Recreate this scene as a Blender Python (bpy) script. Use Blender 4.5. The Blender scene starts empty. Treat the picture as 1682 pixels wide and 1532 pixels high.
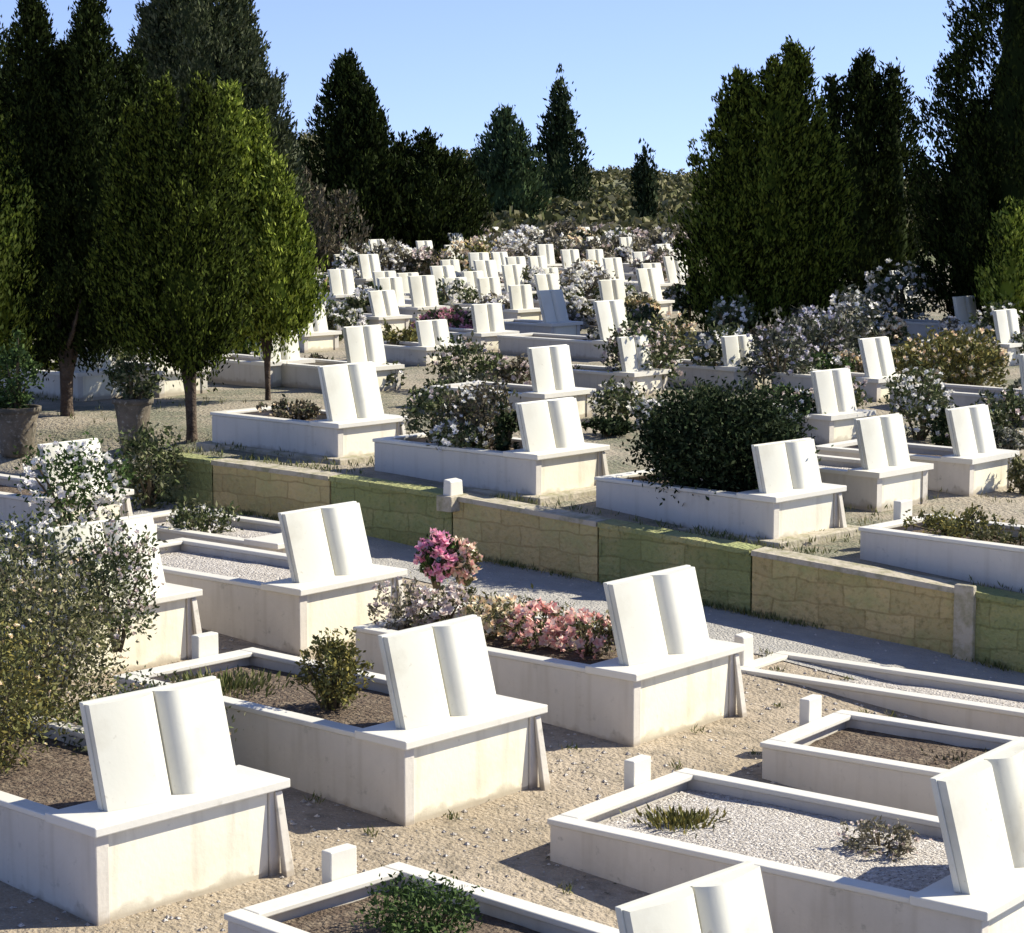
import bpy, math, random
import numpy as np
from mathutils import Vector
R = math.radians
random.seed(7); rng = np.random.default_rng(7)
scn = bpy.context.scene
COL = scn.collection

# ------------------------------------------------------------------ camera, sky, sun, exposure
FPX, HC, PITCH = 3700.0, 3.2, math.atan(481/3700.0)
cd = bpy.data.cameras.new('camera'); cam = bpy.data.objects.new('camera', cd); COL.objects.link(cam)
cam.location = (0, 0, HC); cam.rotation_euler = (R(90)-PITCH, 0, 0)
cd.sensor_fit = 'HORIZONTAL'; cd.sensor_width = 36; cd.lens = 36*FPX/1682.0
cd.clip_start = .1; cd.clip_end = 3000
scn.camera = cam
SUN_EL = 37.0; SUN_DIR = Vector((.955, .30, 0)).normalized()
w = bpy.data.worlds.new('World'); scn.world = w; w.use_nodes = True
nt = w.node_tree; nt.nodes.clear()
sky = nt.nodes.new('ShaderNodeTexSky'); sky.sky_type = 'NISHITA'; sky.sun_disc = False
sky.sun_elevation = R(SUN_EL); sky.sun_rotation = math.atan2(SUN_DIR.x, SUN_DIR.y)
sky.altitude = 2500; sky.air_density = 1.0; sky.dust_density = 0.0; sky.ozone_density = 4.0
bg = nt.nodes.new('ShaderNodeBackground'); bg.inputs['Strength'].default_value = .128
wo = nt.nodes.new('ShaderNodeOutputWorld')
wtc = nt.nodes.new('ShaderNodeTexCoord'); lift = nt.nodes.new('ShaderNodeVectorMath'); lift.inputs[1].default_value = (0, 0, .11)
nt.links.new(wtc.outputs['Generated'], lift.inputs[0]); nt.links.new(lift.outputs[0], sky.inputs[0])
tint = nt.nodes.new('ShaderNodeMix'); tint.data_type = 'RGBA'; tint.blend_type = 'MULTIPLY'; tint.inputs[0].default_value = 1
tint.inputs[7].default_value = (1.14, .93, .95, 1)
nt.links.new(sky.outputs[0], tint.inputs[6]); nt.links.new(tint.outputs[2], bg.inputs[0]); nt.links.new(bg.outputs[0], wo.inputs[0])
sd = bpy.data.lights.new('sun', 'SUN'); sd.energy = 5.0; sd.angle = R(.5); sd.color = (1, .95, .80)
so = bpy.data.objects.new('sun', sd); COL.objects.link(so)
so.rotation_euler = (Vector((SUN_DIR.x*math.cos(R(SUN_EL)), SUN_DIR.y*math.cos(R(SUN_EL)), math.sin(R(SUN_EL))))).to_track_quat('Z', 'Y').to_euler()
so.location = (20, 0, 30)
scn.view_settings.view_transform = 'Standard'; scn.view_settings.look = 'None'
scn.view_settings.gamma = 1; scn.view_settings.exposure = .85

# ------------------------------------------------------------------ terrain
P2 = np.array([-2.96, 18.8]); WD = np.array([-.8, .6]); WN = np.array([.6, .8])
def sstep(a, b, x):
    t = np.clip((x-a)/(b-a), 0, 1); return t*t*(3-2*t)
def cap(z, k):                       # linear up to .6k, easing to k
    a = .6*k
    return np.where(z < a, z, a+(k-a)*(1-np.exp(-np.maximum(z-a, 0)/(k-a))))
def low_z(x, y):
    s = -.777*x+.629*y
    return .1+cap(.06*(s-7.15), .42)-.035*np.maximum(7.0-s, 0)
def far_add(x, y):
    z = np.clip((y-60)/50, 0, 1)*.5
    hill = 4.6*np.exp(-((x+22)/21)**2)+.5*np.exp(-((x-12)/22)**2)
    return z+sstep(110, 250, y)*(.3+hill)
def up_z(x, y):
    q = (x-P2[0])*WD[0]+(y-P2[1])*WD[1]; t = (x-P2[0])*WN[0]+(y-P2[1])*WN[1]
    s = -.777*x+.629*y
    k = np.where(q < 0, (t >= 0)*1.0, sstep(-.1, 1.6+0*t, t)*sstep(0, .3, q)+(1-sstep(0, .3, q))*(t >= 0))
    z0 = low_z(x, y)
    zu = .537+cap(.06*(s-7.15), .34)
    return z0+(zu-z0)*k+far_add(x, y)
def gz(x, y):
    x = np.asarray(x, float); y = np.asarray(y, float)
    return up_z(x, y)
def ray(px, py):
    x = (px-841)/FPX; y = -(py-766)/FPX
    return np.array([x, math.cos(PITCH)+y*math.sin(PITCH), -math.sin(PITCH)+y*math.cos(PITCH)])
def at(px, py, dz=0.0):
    """the place on the ground (or dz above it) that stands at this spot of the plan"""
    d = ray(px, py); ts = np.arange(4, 240, .02)
    P = d[None, :]*ts[:, None]; z = P[:, 2]+HC
    hit = np.nonzero(z < gz(P[:, 0], P[:, 1])+dz)[0]
    t = ts[hit[0]] if len(hit) else 200
    p = d*t; return float(p[0]), float(p[1]), float(gz(p[0], p[1]))
def ppm(y): return FPX/y             # photo pixels per metre at depth y

# ------------------------------------------------------------------ materials
def mat(name, base, rough=.8, noise=None, bump=None, spec=.3, trans=0, vary=None, stones=False, splash=False):
    m = bpy.data.materials.new(name); m.use_nodes = True
    n = m.node_tree; b = n.nodes['Principled BSDF']
    b.inputs['Base Color'].default_value = (*base, 1); b.inputs['Roughness'].default_value = rough
    b.inputs['Specular IOR Level'].default_value = spec
    tc = n.nodes.new('ShaderNodeTexCoord'); col = None
    for k, (sc, c2, lo, hi, det) in enumerate(noise or []):
        t = n.nodes.new('ShaderNodeTexNoise'); t.inputs['Scale'].default_value = sc; t.inputs['Detail'].default_value = det
        t.inputs['Roughness'].default_value = .65
        n.links.new(tc.outputs['Object'], t.inputs['Vector'])
        mr = n.nodes.new('ShaderNodeMapRange'); mr.inputs[1].default_value = lo; mr.inputs[2].default_value = hi
        n.links.new(t.outputs[0], mr.inputs[0])
        mx = n.nodes.new('ShaderNodeMix'); mx.data_type = 'RGBA'
        mx.inputs[6].default_value = (*base, 1); mx.inputs[7].default_value = (*c2, 1)
        if col: n.links.new(col, mx.inputs[6])
        n.links.new(mr.outputs[0], mx.inputs[0]); col = mx.outputs[2]
    if vary:
        oi = n.nodes.new('ShaderNodeObjectInfo'); mx = n.nodes.new('ShaderNodeMix'); mx.data_type = 'RGBA'
        mx.inputs[6].default_value = (*base, 1); mx.inputs[7].default_value = (*vary, 1)
        if col: n.links.new(col, mx.inputs[6])
        mr = n.nodes.new('ShaderNodeMath'); mr.operation = 'MULTIPLY'; mr.inputs[1].default_value = .6
        n.links.new(oi.outputs['Random'], mr.inputs[0]); n.links.new(mr.outputs[0], mx.inputs[0]); col = mx.outputs[2]
    if stones:                       # irregular stones with mortar joints
        sx = n.nodes.new('ShaderNodeSeparateXYZ'); n.links.new(tc.outputs['Object'], sx.inputs[0]); cb = n.nodes.new('ShaderNodeCombineXYZ')
        n.links.new(sx.outputs[0], cb.inputs[0]); n.links.new(sx.outputs[2], cb.inputs[1])
        wn = n.nodes.new('ShaderNodeTexNoise'); wn.inputs['Scale'].default_value = 5; n.links.new(tc.outputs['Object'], wn.inputs['Vector'])
        wm = n.nodes.new('ShaderNodeMix'); wm.data_type = 'RGBA'; wm.blend_type = 'LINEAR_LIGHT'; wm.inputs[0].default_value = .035
        n.links.new(cb.outputs[0], wm.inputs[6]); n.links.new(wn.outputs[1], wm.inputs[7])
        br = n.nodes.new('ShaderNodeTexBrick'); br.inputs['Scale'].default_value = 1; br.inputs['Brick Width'].default_value = .36; br.inputs['Row Height'].default_value = .145
        br.inputs['Mortar Size'].default_value = .009; br.inputs['Mortar Smooth'].default_value = .6; br.inputs['Color1'].default_value = (1, 1, 1, 1); br.inputs['Color2'].default_value = (.72, .74, .70, 1)
        br.inputs['Mortar'].default_value = (.62, .60, .55, 1); n.links.new(wm.outputs[2], br.inputs['Vector'])
        mx = n.nodes.new('ShaderNodeMix'); mx.data_type = 'RGBA'; mx.blend_type = 'MULTIPLY'; mx.inputs[0].default_value = .8
        n.links.new(col, mx.inputs[6]); n.links.new(br.outputs[0], mx.inputs[7]); col = mx.outputs[2]
    if splash:                       # rain streaks down the face and soil splashed on its lowest few centimetres
        mp = n.nodes.new('ShaderNodeMapping'); mp.inputs['Scale'].default_value = (16, 16, 1.3); n.links.new(tc.outputs['Object'], mp.inputs[0])
        t = n.nodes.new('ShaderNodeTexNoise'); t.inputs['Scale'].default_value = 1; t.inputs['Detail'].default_value = 4; n.links.new(mp.outputs[0], t.inputs['Vector'])
        mr = n.nodes.new('ShaderNodeMapRange'); mr.inputs[1].default_value = .52; mr.inputs[2].default_value = .78; mr.inputs[4].default_value = .28; n.links.new(t.outputs[0], mr.inputs[0])
        mx = n.nodes.new('ShaderNodeMix'); mx.data_type = 'RGBA'; mx.inputs[7].default_value = (.30, .25, .17, 1)
        n.links.new(mr.outputs[0], mx.inputs[0]); n.links.new(col, mx.inputs[6]); col = mx.outputs[2]
        sx = n.nodes.new('ShaderNodeSeparateXYZ'); n.links.new(tc.outputs['Object'], sx.inputs[0])
        t = n.nodes.new('ShaderNodeTexNoise'); t.inputs['Scale'].default_value = 12; n.links.new(tc.outputs['Object'], t.inputs['Vector'])
        ml = n.nodes.new('ShaderNodeMath'); ml.operation = 'MULTIPLY_ADD'; ml.inputs[1].default_value = .16; ml.inputs[2].default_value = -.03; n.links.new(t.outputs[0], ml.inputs[0])
        mr = n.nodes.new('ShaderNodeMapRange'); mr.inputs[3].default_value = .7; mr.inputs[4].default_value = 0; n.links.new(sx.outputs[2], mr.inputs[0]); mr.inputs[1].default_value = .01; n.links.new(ml.outputs[0], mr.inputs[2])
        mx = n.nodes.new('ShaderNodeMix'); mx.data_type = 'RGBA'; mx.inputs[7].default_value = (.30, .24, .17, 1)
        n.links.new(mr.outputs[0], mx.inputs[0]); n.links.new(col, mx.inputs[6]); col = mx.outputs[2]
    if col: n.links.new(col, b.inputs['Base Color'])
    if bump:
        sc, st, dist = bump
        t = n.nodes.new('ShaderNodeTexNoise'); t.inputs['Scale'].default_value = sc; t.inputs['Detail'].default_value = 6
        n.links.new(tc.outputs['Object'], t.inputs['Vector'])
        bp = n.nodes.new('ShaderNodeBump'); bp.inputs['Strength'].default_value = st; bp.inputs['Distance'].default_value = dist
        n.links.new(t.outputs[0], bp.inputs['Height']); n.links.new(bp.outputs[0], b.inputs['Normal'])
    if trans:
        tr = n.nodes.new('ShaderNodeBsdfTranslucent'); ms = n.nodes.new('ShaderNodeMixShader'); ms.inputs[0].default_value = trans
        tr.inputs[0].default_value = (*[min(1, c*1.3) for c in base], 1)
        out = n.nodes['Material Output']
        n.links.new(b.outputs[0], ms.inputs[1]); n.links.new(tr.outputs[0], ms.inputs[2]); n.links.new(ms.outputs[0], out.inputs[0])
    return m
M = {}
M['marble'] = mat('white_marble', (.64, .61, .545), .45, [(2.2, (.56, .54, .50), .5, .8, 8), (9, (.48, .45, .38), .62, .78, 6)], (30, .12, .01), vary=(.68, .64, .55))
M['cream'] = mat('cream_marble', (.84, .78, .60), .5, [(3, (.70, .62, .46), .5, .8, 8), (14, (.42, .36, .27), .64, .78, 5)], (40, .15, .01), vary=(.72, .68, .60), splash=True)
M['grey'] = mat('shade_toned_marble', (.62, .565, .485), .6, [(2.5, (.50, .455, .39), .42, .75, 8), (12, (.27, .25, .20), .6, .75, 6)], (35, .2, .01), vary=(.56, .53, .48), splash=True)  # shade of the long sides put into the base tone; stains and streaks are wear
M['page'] = mat('page_marble', (.60, .58, .49), .45, [(2.5, (.48, .445, .35), .48, .72, 8), (26, (.40, .36, .28), .64, .76, 4)], (50, .1, .005), vary=(.62, .60, .53))
M['soil'] = mat('grave_soil', (.12, .085, .06), .95, [(14, (.22, .17, .12), .45, .65, 6), (60, (.05, .035, .03), .55, .7, 3)], (45, 1, .05))
M['gravel'] = mat('pale_gravel', (.52, .47, .42), .9, [(40, (.74, .69, .64), .5, .6, 3), (70, (.16, .13, .11), .56, .66, 3)], (70, 1, .04))
M['earth'] = mat('ground_earth', (.31, .25, .18), .95, [(.8, (.40, .33, .25), .4, .65, 6), (9, (.20, .165, .12), .48, .7, 8), (70, (.50, .45, .38), .6, .7, 3)], (40, .9, .03))
M['upearth'] = mat('upper_earth', (.32, .275, .21), .95, [(.9, (.15, .15, .10), .42, .58, 6), (8, (.27, .22, .16), .48, .7, 8), (50, (.46, .42, .36), .6, .7, 3)], (30, .9, .04))
M['path'] = mat('path_gravel', (.36, .34, .31), .95, [(6, (.46, .43, .39), .4, .7, 8), (60, (.38, .37, .37), .56, .66, 3)], (60, 1, .03))
M['tan'] = mat('tan_stone', (.56, .43, .21), .9, [(2.2, (.38, .38, .16), .46, .66, 8), (22, (.36, .29, .13), .5, .68, 6)], (25, 1, .03), vary=(.52, .42, .22), stones=True)
M['moss'] = mat('mossy_stone', (.27, .30, .125), .95, [(2.2, (.46, .38, .19), .46, .66, 8), (30, (.18, .20, .08), .52, .7, 6)], (30, 1, .04), vary=(.33, .33, .15), stones=True)
M['coping'] = mat('pale_coping', (.42, .37, .29), .8, [(10, (.25, .23, .14), .45, .65, 8)], (30, .5, .02))
M['terra'] = mat('weathered_pot', (.16, .13, .095), .9, [(5, (.08, .07, .05), .42, .62, 8), (30, (.30, .27, .22), .56, .7, 4)], (30, .4, .02))
M['bark'] = mat('bark', (.065, .045, .032), .95, [(12, (.12, .09, .065), .45, .7, 6)], (25, 1, .03))
M['stem'] = mat('stems', (.11, .085, .05), .9)
M['hill'] = mat('hillside', (.12, .125, .055), .95, [(.08, (.17, .16, .09), .4, .65, 6), (.5, (.09, .11, .05), .5, .68, 8)])
def leafm(n, c, tr=.08): return mat(n, c, .75, None, None, .04, tr)
def tri(n, a, b, c): M[n] = [leafm(n+'_a', a), leafm(n+'_b', b), leafm(n+'_c', c)]
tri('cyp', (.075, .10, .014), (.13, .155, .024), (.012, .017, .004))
tri('cypmid', (.042, .058, .009), (.092, .115, .018), (.008, .011, .003))  # cypress leaves part darkened, the tree's shaded half put into the colour
tri('cyplit', (.21, .26, .035), (.27, .31, .06), (.035, .05, .008))  # the same leaves brightened, sunlight painted into the colour
tri('cypshade', (.02, .03, .008), (.036, .05, .011), (.007, .010, .003))  # the same leaves near black, shade painted into the colour
tri('blue', (.055, .085, .035), (.08, .11, .045), (.022, .032, .016))
tri('cedar', (.055, .068, .03), (.09, .10, .055), (.03, .04, .018))
tri('dull', (.11, .09, .06), (.15, .13, .09), (.06, .065, .035))
tri('rose', (.10, .12, .05), (.16, .16, .09), (.045, .06, .025))
tri('olive', (.16, .155, .07), (.23, .21, .12), (.07, .075, .03))
tri('green', (.05, .085, .025), (.08, .12, .04), (.03, .05, .018))
tri('deep', (.022, .036, .014), (.05, .065, .03), (.01, .016, .007))
tri('yel', (.20, .17, .05), (.16, .16, .06), (.09, .09, .035))
tri('scrub', (.20, .18, .13), (.13, .12, .07), (.26, .23, .18))
tri('grass', (.15, .16, .06), (.22, .20, .10), (.08, .10, .035))
tri('lav', (.12, .125, .09), (.17, .165, .13), (.05, .06, .035))
F = {}
def fl(n, *cs): F[n] = [mat(n+'_petal%d' % i, c, .6, None, None, .2, .2) for i, c in enumerate(cs)]
fl('white', (.8, .78, .72), (.7, .68, .6), (.78, .74, .74)); fl('pale', (.62, .5, .47), (.72, .66, .6), (.5, .42, .38))
fl('pink', (.76, .27, .44), (.78, .50, .54), (.76, .38, .48)); fl('salmon', (.76, .50, .43), (.78, .62, .53), (.74, .38, .35)); fl('peach', (.76, .55, .42), (.74, .44, .40), (.72, .64, .5))
fl('cream', (.78, .66, .42), (.75, .55, .38), (.8, .75, .6)); fl('mauve', (.58, .26, .32), (.66, .36, .38), (.45, .18, .24))
fl('lilac', (.50, .46, .52), (.70, .68, .68), (.38, .34, .40))

# ------------------------------------------------------------------ object helpers
def link(name, me, parent=None, loc=None):
    o = bpy.data.objects.new(name, me); COL.objects.link(o)
    if parent: o.parent = parent
    if loc is not None: o.location = loc
    return o
def tag(o, label, cat, group=None):
    o['label'] = label; o['category'] = cat
    if group: o['group'] = group
    return o
def thing(name, label, cat, loc, rz=0, group=None):
    o = link(name, None, None, loc); o.rotation_euler = (0, 0, rz); o.empty_display_size = .2
    return tag(o, label, cat, group)
def mesh(name, V, Fc, mats, parent=None, loc=None, bevel=0, smooth=False, mi=None):
    me = bpy.data.meshes.new(name); me.from_pydata([tuple(v) for v in V], [], [tuple(f) for f in Fc])
    for m in (mats if isinstance(mats, list) else [mats]): me.materials.append(m)
    if mi is not None: me.polygons.foreach_set('material_index', mi)
    if smooth: me.polygons.foreach_set('use_smooth', [True]*len(me.polygons))
    me.update(); o = link(name, me, parent, loc)
    if bevel:
        b = o.modifiers.new('bevel', 'BEVEL'); b.width = bevel; b.segments = 2; b.limit_method = 'ANGLE'
    return o
class MB:
    def __init__(s): s.v = []; s.f = []
    def hexa(s, pts):                # 8 points: bottom ring then top ring, ccw
        n = len(s.v); s.v += pts
        s.f += [(n+3, n+2, n+1, n), (n+4, n+5, n+6, n+7)]+[(n+i, n+(i+1) % 4, n+4+(i+1) % 4, n+4+i) for i in range(4)]
        return s
    def box(s, x0, x1, y0, y1, z0, z1):
        return s.hexa([(x0, y0, z0), (x1, y0, z0), (x1, y1, z0), (x0, y1, z0), (x0, y0, z1), (x1, y0, z1), (x1, y1, z1), (x0, y1, z1)])
    def tube(s, pts, rad, n=8):
        base = len(s.v); pts = [Vector(p) for p in pts]
        for i, p in enumerate(pts):
            d = (pts[min(i+1, len(pts)-1)]-pts[max(i-1, 0)]).normalized()
            a = d.orthogonal().normalized(); b = d.cross(a)
            for k in range(n):
                t = 2*math.pi*k/n; s.v.append(tuple(p+(a*math.cos(t)+b*math.sin(t))*rad[i]))
        for i in range(len(pts)-1):
            for k in range(n):
                s.f.append((base+i*n+k, base+i*n+(k+1) % n, base+(i+1)*n+(k+1) % n, base+(i+1)*n+k))
        s.f.append(tuple(base+(len(pts)-1)*n+k for k in range(n))); return s
    def lathe(s, prof, n=20):
        base = len(s.v)
        for r, z in prof:
            for k in range(n): s.v.append((r*math.cos(2*math.pi*k/n), r*math.sin(2*math.pi*k/n), z))
        for i in range(len(prof)-1):
            for k in range(n): s.f.append((base+i*n+k, base+i*n+(k+1) % n, base+(i+1)*n+(k+1) % n, base+(i+1)*n+k))
        return s
    def build(s, name, m, parent=None, bevel=0, smooth=False, loc=None):
        return mesh(name, s.v, s.f, m, parent, loc, bevel, smooth)

def quads(name, C, A, B, mats, parent=None, extra=None):
    """leaves: quads centred C with half-axes A, B (N,3); extra = (V, F) appended"""
    N = len(C); V = np.empty((N, 4, 3)); V[:, 0] = C-A; V[:, 1] = C+B*.9-A*.1; V[:, 2] = C+A; V[:, 3] = C-B*.9-A*.1
    V = V.reshape(-1, 3); nF = N
    ev = ef = None
    if extra: ev, ef = extra; V = np.vstack([V, ev]); nF += len(ef)
    me = bpy.data.meshes.new(name); me.vertices.add(len(V)); me.vertices.foreach_set('co', V.ravel())
    loops = np.arange(N*4); 
    if extra: loops = np.concatenate([loops, (np.asarray(ef)+N*4).ravel()])
    me.loops.add(len(loops)); me.loops.foreach_set('vertex_index', loops.astype(np.int32))
    me.polygons.add(nF); me.polygons.foreach_set('loop_start', (np.arange(nF)*4).astype(np.int32))
    for m in mats: me.materials.append(m)
    me.update(calc_edges=True)
    mi = rng.integers(0, len(mats), nF); mi[N:] = 0; me.polygons.foreach_set('material_index', mi.astype(np.int32))
    return link(name, me, parent)
def unit(a): return a/np.maximum(np.linalg.norm(a, axis=1, keepdims=True), 1e-9)
def leaves(C, axis, size, asp=.45, jit=.6):
    N = len(C); a = unit(axis+rng.normal(0, jit, (N, 3))); r = unit(rng.normal(0, 1, (N, 3))); b = unit(np.cross(a, r))
    s = (size*rng.uniform(.6, 1.3, N))[:, None]
    return a*s, b*s*asp
def petals(P, size, nrm=None):
    """flowers at P: two whorls of petals round each"""
    N = len(P); Cs = []; As = []; Bs = []
    n = unit(rng.normal(0, .6, (N, 3))+np.array([.2, -.3, .7])); t = unit(np.cross(n, rng.normal(0, 1, (N, 3)))); b = np.cross(n, t)
    s = (size*rng.uniform(.7, 1.25, N))[:, None]
    for wh, (rr, up, np_) in enumerate([(.62, .15, 5), (.3, .5, 4)]):
        for k in range(np_):
            an = 2*math.pi*(k+.5*wh)/np_; d = t*math.cos(an)+b*math.sin(an); e = np.cross(n, d)
            Cs.append(P+(d*rr+n*up*.6)*s); As.append((d*.5+n*up)*s*.95); Bs.append(e*s*.5)
    return np.vstack(Cs), np.vstack(As), np.vstack(Bs)

# ------------------------------------------------------------------ ground sheets
def sheet(name, X, Y, Z, m):
    ny, nx = X.shape; V = np.stack([X, Y, Z], -1).reshape(-1, 3)
    idx = np.arange(ny*nx).reshape(ny, nx)
    Fc = np.stack([idx[:-1, :-1], idx[:-1, 1:], idx[1:, 1:], idx[1:, :-1]], -1).reshape(-1, 4)
    o = mesh(name, V.tolist(), Fc.tolist(), m, smooth=True); o['kind'] = 'structure'; return o
def bumps(x, y): return .005*np.sin(x*2.1+1.3*np.sin(y*1.7))+.005*np.sin(y*3.3+x*1.1)+.003*np.sin(x*7+y*5.3)
qs = np.linspace(-9, 14, 140); ts = np.linspace(-16, 1.0, 110)
Q, T = np.meshgrid(qs, ts)
X = P2[0]+WD[0]*Q+WN[0]*T; Y = P2[1]+WD[1]*Q+WN[1]*T
sheet('ground', X, Y, low_z(X, Y)+bumps(X, Y), M['earth'])
ts = np.concatenate([np.linspace(0, 6, 50), np.linspace(6.3, 40, 60)]); qs = np.concatenate([np.linspace(-60, -10, 30), np.linspace(-9.8, 12, 140), np.linspace(12.5, 45, 30)])
Q, T = np.meshgrid(qs, ts)
T = T+.09                                # starts inside the wall's thickness
X = P2[0]+WD[0]*Q+WN[0]*T; Y = P2[1]+WD[1]*Q+WN[1]*T
Z = gz(X, Y)+bumps(X, Y)-.012
Z = np.where((T < .12) & (Q > .2), low_z(X, Y)-.15, Z)
sheet('upper_ground', X, Y, Z, M['upearth'])
ys = np.concatenate([np.linspace(30, 110, 40), np.linspace(114, 320, 60), [500, 900]]); th = np.linspace(-.75, .75, 120)
TH, Y = np.meshgrid(th, ys); X = TH*Y
Z = gz(X, Y)-.03+.5*np.sin(X*.21+Y*.13)*sstep(120, 200, Y)-sstep(30.0, 28.0, Y)
Z = Z-.25*(1-sstep(34, 50, Y))
sheet('hills', X, Y, Z, M['hill'])
# grey gravel path at the foot of the retaining wall
qs = np.linspace(-9, 5, 90); ts = np.linspace(-1.0, .02, 12); Q, T = np.meshgrid(qs, ts)
T = T-.06*np.sin(Q*2.3)*(T < -.9)
X = P2[0]+WD[0]*Q+WN[0]*T; Y = P2[1]+WD[1]*Q+WN[1]*T
sheet('gravel_path', X, Y, low_z(X, Y)+bumps(X, Y)+.006, M['path'])

# ------------------------------------------------------------------ retaining wall
def wall_pt(px, top=True):
    # where the vertical plane of the wall meets the view column px
    k = (px-841)/FPX; p = P2; # x = k*y on the line P2 + q*WD
    q = (k*p[1]-p[0])/(WD[0]-k*WD[1]); return q
wq = [wall_pt(x) for x in (250, 345, 540, 742, 985, 1240, 1590)]+[wall_pt(1590)-1.3, wall_pt(1590)-2.6, wall_pt(1590)-4]
wt = thing('retaining_wall', 'low mossy stone retaining wall with alternating tan and green sections across the cemetery', 'wall', (P2[0], P2[1], float(low_z(*P2))), math.atan2(WD[1], WD[0]))
z0 = float(low_z(*P2))
def lz(q, t=0): return float(low_z(P2[0]+WD[0]*q+WN[0]*t, P2[1]+WD[1]*q+WN[1]*t))-z0
def hz_(q): 
    x = P2[0]+WD[0]*q+WN[0]*.1; y = P2[1]+WD[1]*q+WN[1]*.1
    return float(.537+cap(np.array(.06*(-.777*x+.629*y-7.15)), .34))-z0
for i in range(len(wq)-1):
    a, b = wq[i]-.008, wq[i+1]+.008          # a > b (q grows to the left); local x = q, local -y = uphill
    m = M['moss'] if i % 2 == 0 else M['tan']
    n = 10; V = []; Fc = []
    for k in range(n+1):
        q = b+(a-b)*k/n; j = .006*random.random()
        V += [(q, j, lz(q)-.2), (q, -.16, lz(q)-.2), (q, -.16, hz_(q)-.02), (q, j, hz_(q)-.02)]
    for k in range(n):
        for e in range(4): Fc.append((4*k+e, 4*k+(e+1) % 4, 4*k+4+(e+1) % 4, 4*k+4+e))
    Fc += [(0, 3, 2, 1), (4*n, 4*n+1, 4*n+2, 4*n+3)]
    mesh('wall_section', V, Fc, m, wt)
    V = []; Fc = []
    for k in range(n+1):
        q = b+(a-b)*k/n; d = .01*random.random()
        V += [(q, .022+d, hz_(q)-.02), (q, -.17, hz_(q)-.02), (q, -.17, hz_(q)+.018), (q, .018+d, hz_(q)+.014+d*.5)]
    for k in range(n):
        for e in range(4): Fc.append((4*k+e, 4*k+(e+1) % 4, 4*k+4+(e+1) % 4, 4*k+4+e))
    Fc += [(0, 3, 2, 1), (4*n, 4*n+1, 4*n+2, 4*n+3)]
    mesh('coping', V, Fc, M['coping'] if i % 2 else M['moss'], wt)
q = wall_pt(1600); MB().box(q-.07, q+.07, .0, .05, lz(q)-.1, hz_(q)+.05).build('pier', M['coping'], wt, bevel=.01)

# ------------------------------------------------------------------ graves
VDIR = np.array([-.777, .629])
def open_book(parent, w, bw, bh, lean, ydep):
    """book-shaped headstone: carved cover plate with spine, and two bulging pages"""
    g = link('book_headstone', None, parent); bpy.data.objects.remove(g)
    cx = w/2; t = math.tan(R(lean))
    def P(x, d, z): return (cx+x, ydep-d+z*t, z)       # d = thickness toward the reader
    mb = MB(); hw = bw/2
    mb.hexa([P(-hw-.008, 0, 0), P(hw+.008, 0, 0), P(hw+.008, -.03, 0), P(-hw-.008, -.03, 0), P(-hw-.008, 0, bh+.006), P(hw+.008, 0, bh+.006), P(hw+.008, -.03, bh+.006), P(-hw-.008, -.03, bh+.006)])
    book = mb.build('book_headstone', M['page'], parent, bevel=.004)
    for sgn in (-1, 1):
        n = 14; V = []; Fc = []
        for k in range(n+1):
            u = k/n                     # 0 at the outer edge, 1 at the gutter
            if u < .78: d = .034+.038*math.sin(u/.78*math.pi/2)
            else: d = .072-.056*((u-.78)/.22)**1.7
            d *= bw/.75; x = sgn*(hw-(hw-.006)*u)
            V += [P(x, .001, 0), P(x, d, 0), P(x, .001, bh), P(x, d, bh), P(x, d, 0), P(x, d, bh)]
        for k in range(n):
            a, b = 6*k, 6*k+6
            Fc += [(a+4, b+4, b+5, a+5), (a+2, a+3, b+3, b+2), (a, b, b+1, a+1)]
        Fc += [(0, 1, 3, 2), (6*n, 6*n+2, 6*n+3, 6*n+1)]
        if sgn > 0: Fc = [f[::-1] for f in Fc]
        p = mesh('page', V, Fc, M['page'], book); 
        p.data.polygons.foreach_set('use_smooth', [len(set(f)) == 4 and i % 3 == 0 and i < 3*n for i, f in enumerate(Fc)])
    return book
GR = 'marble graves with open-book headstones'
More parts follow.
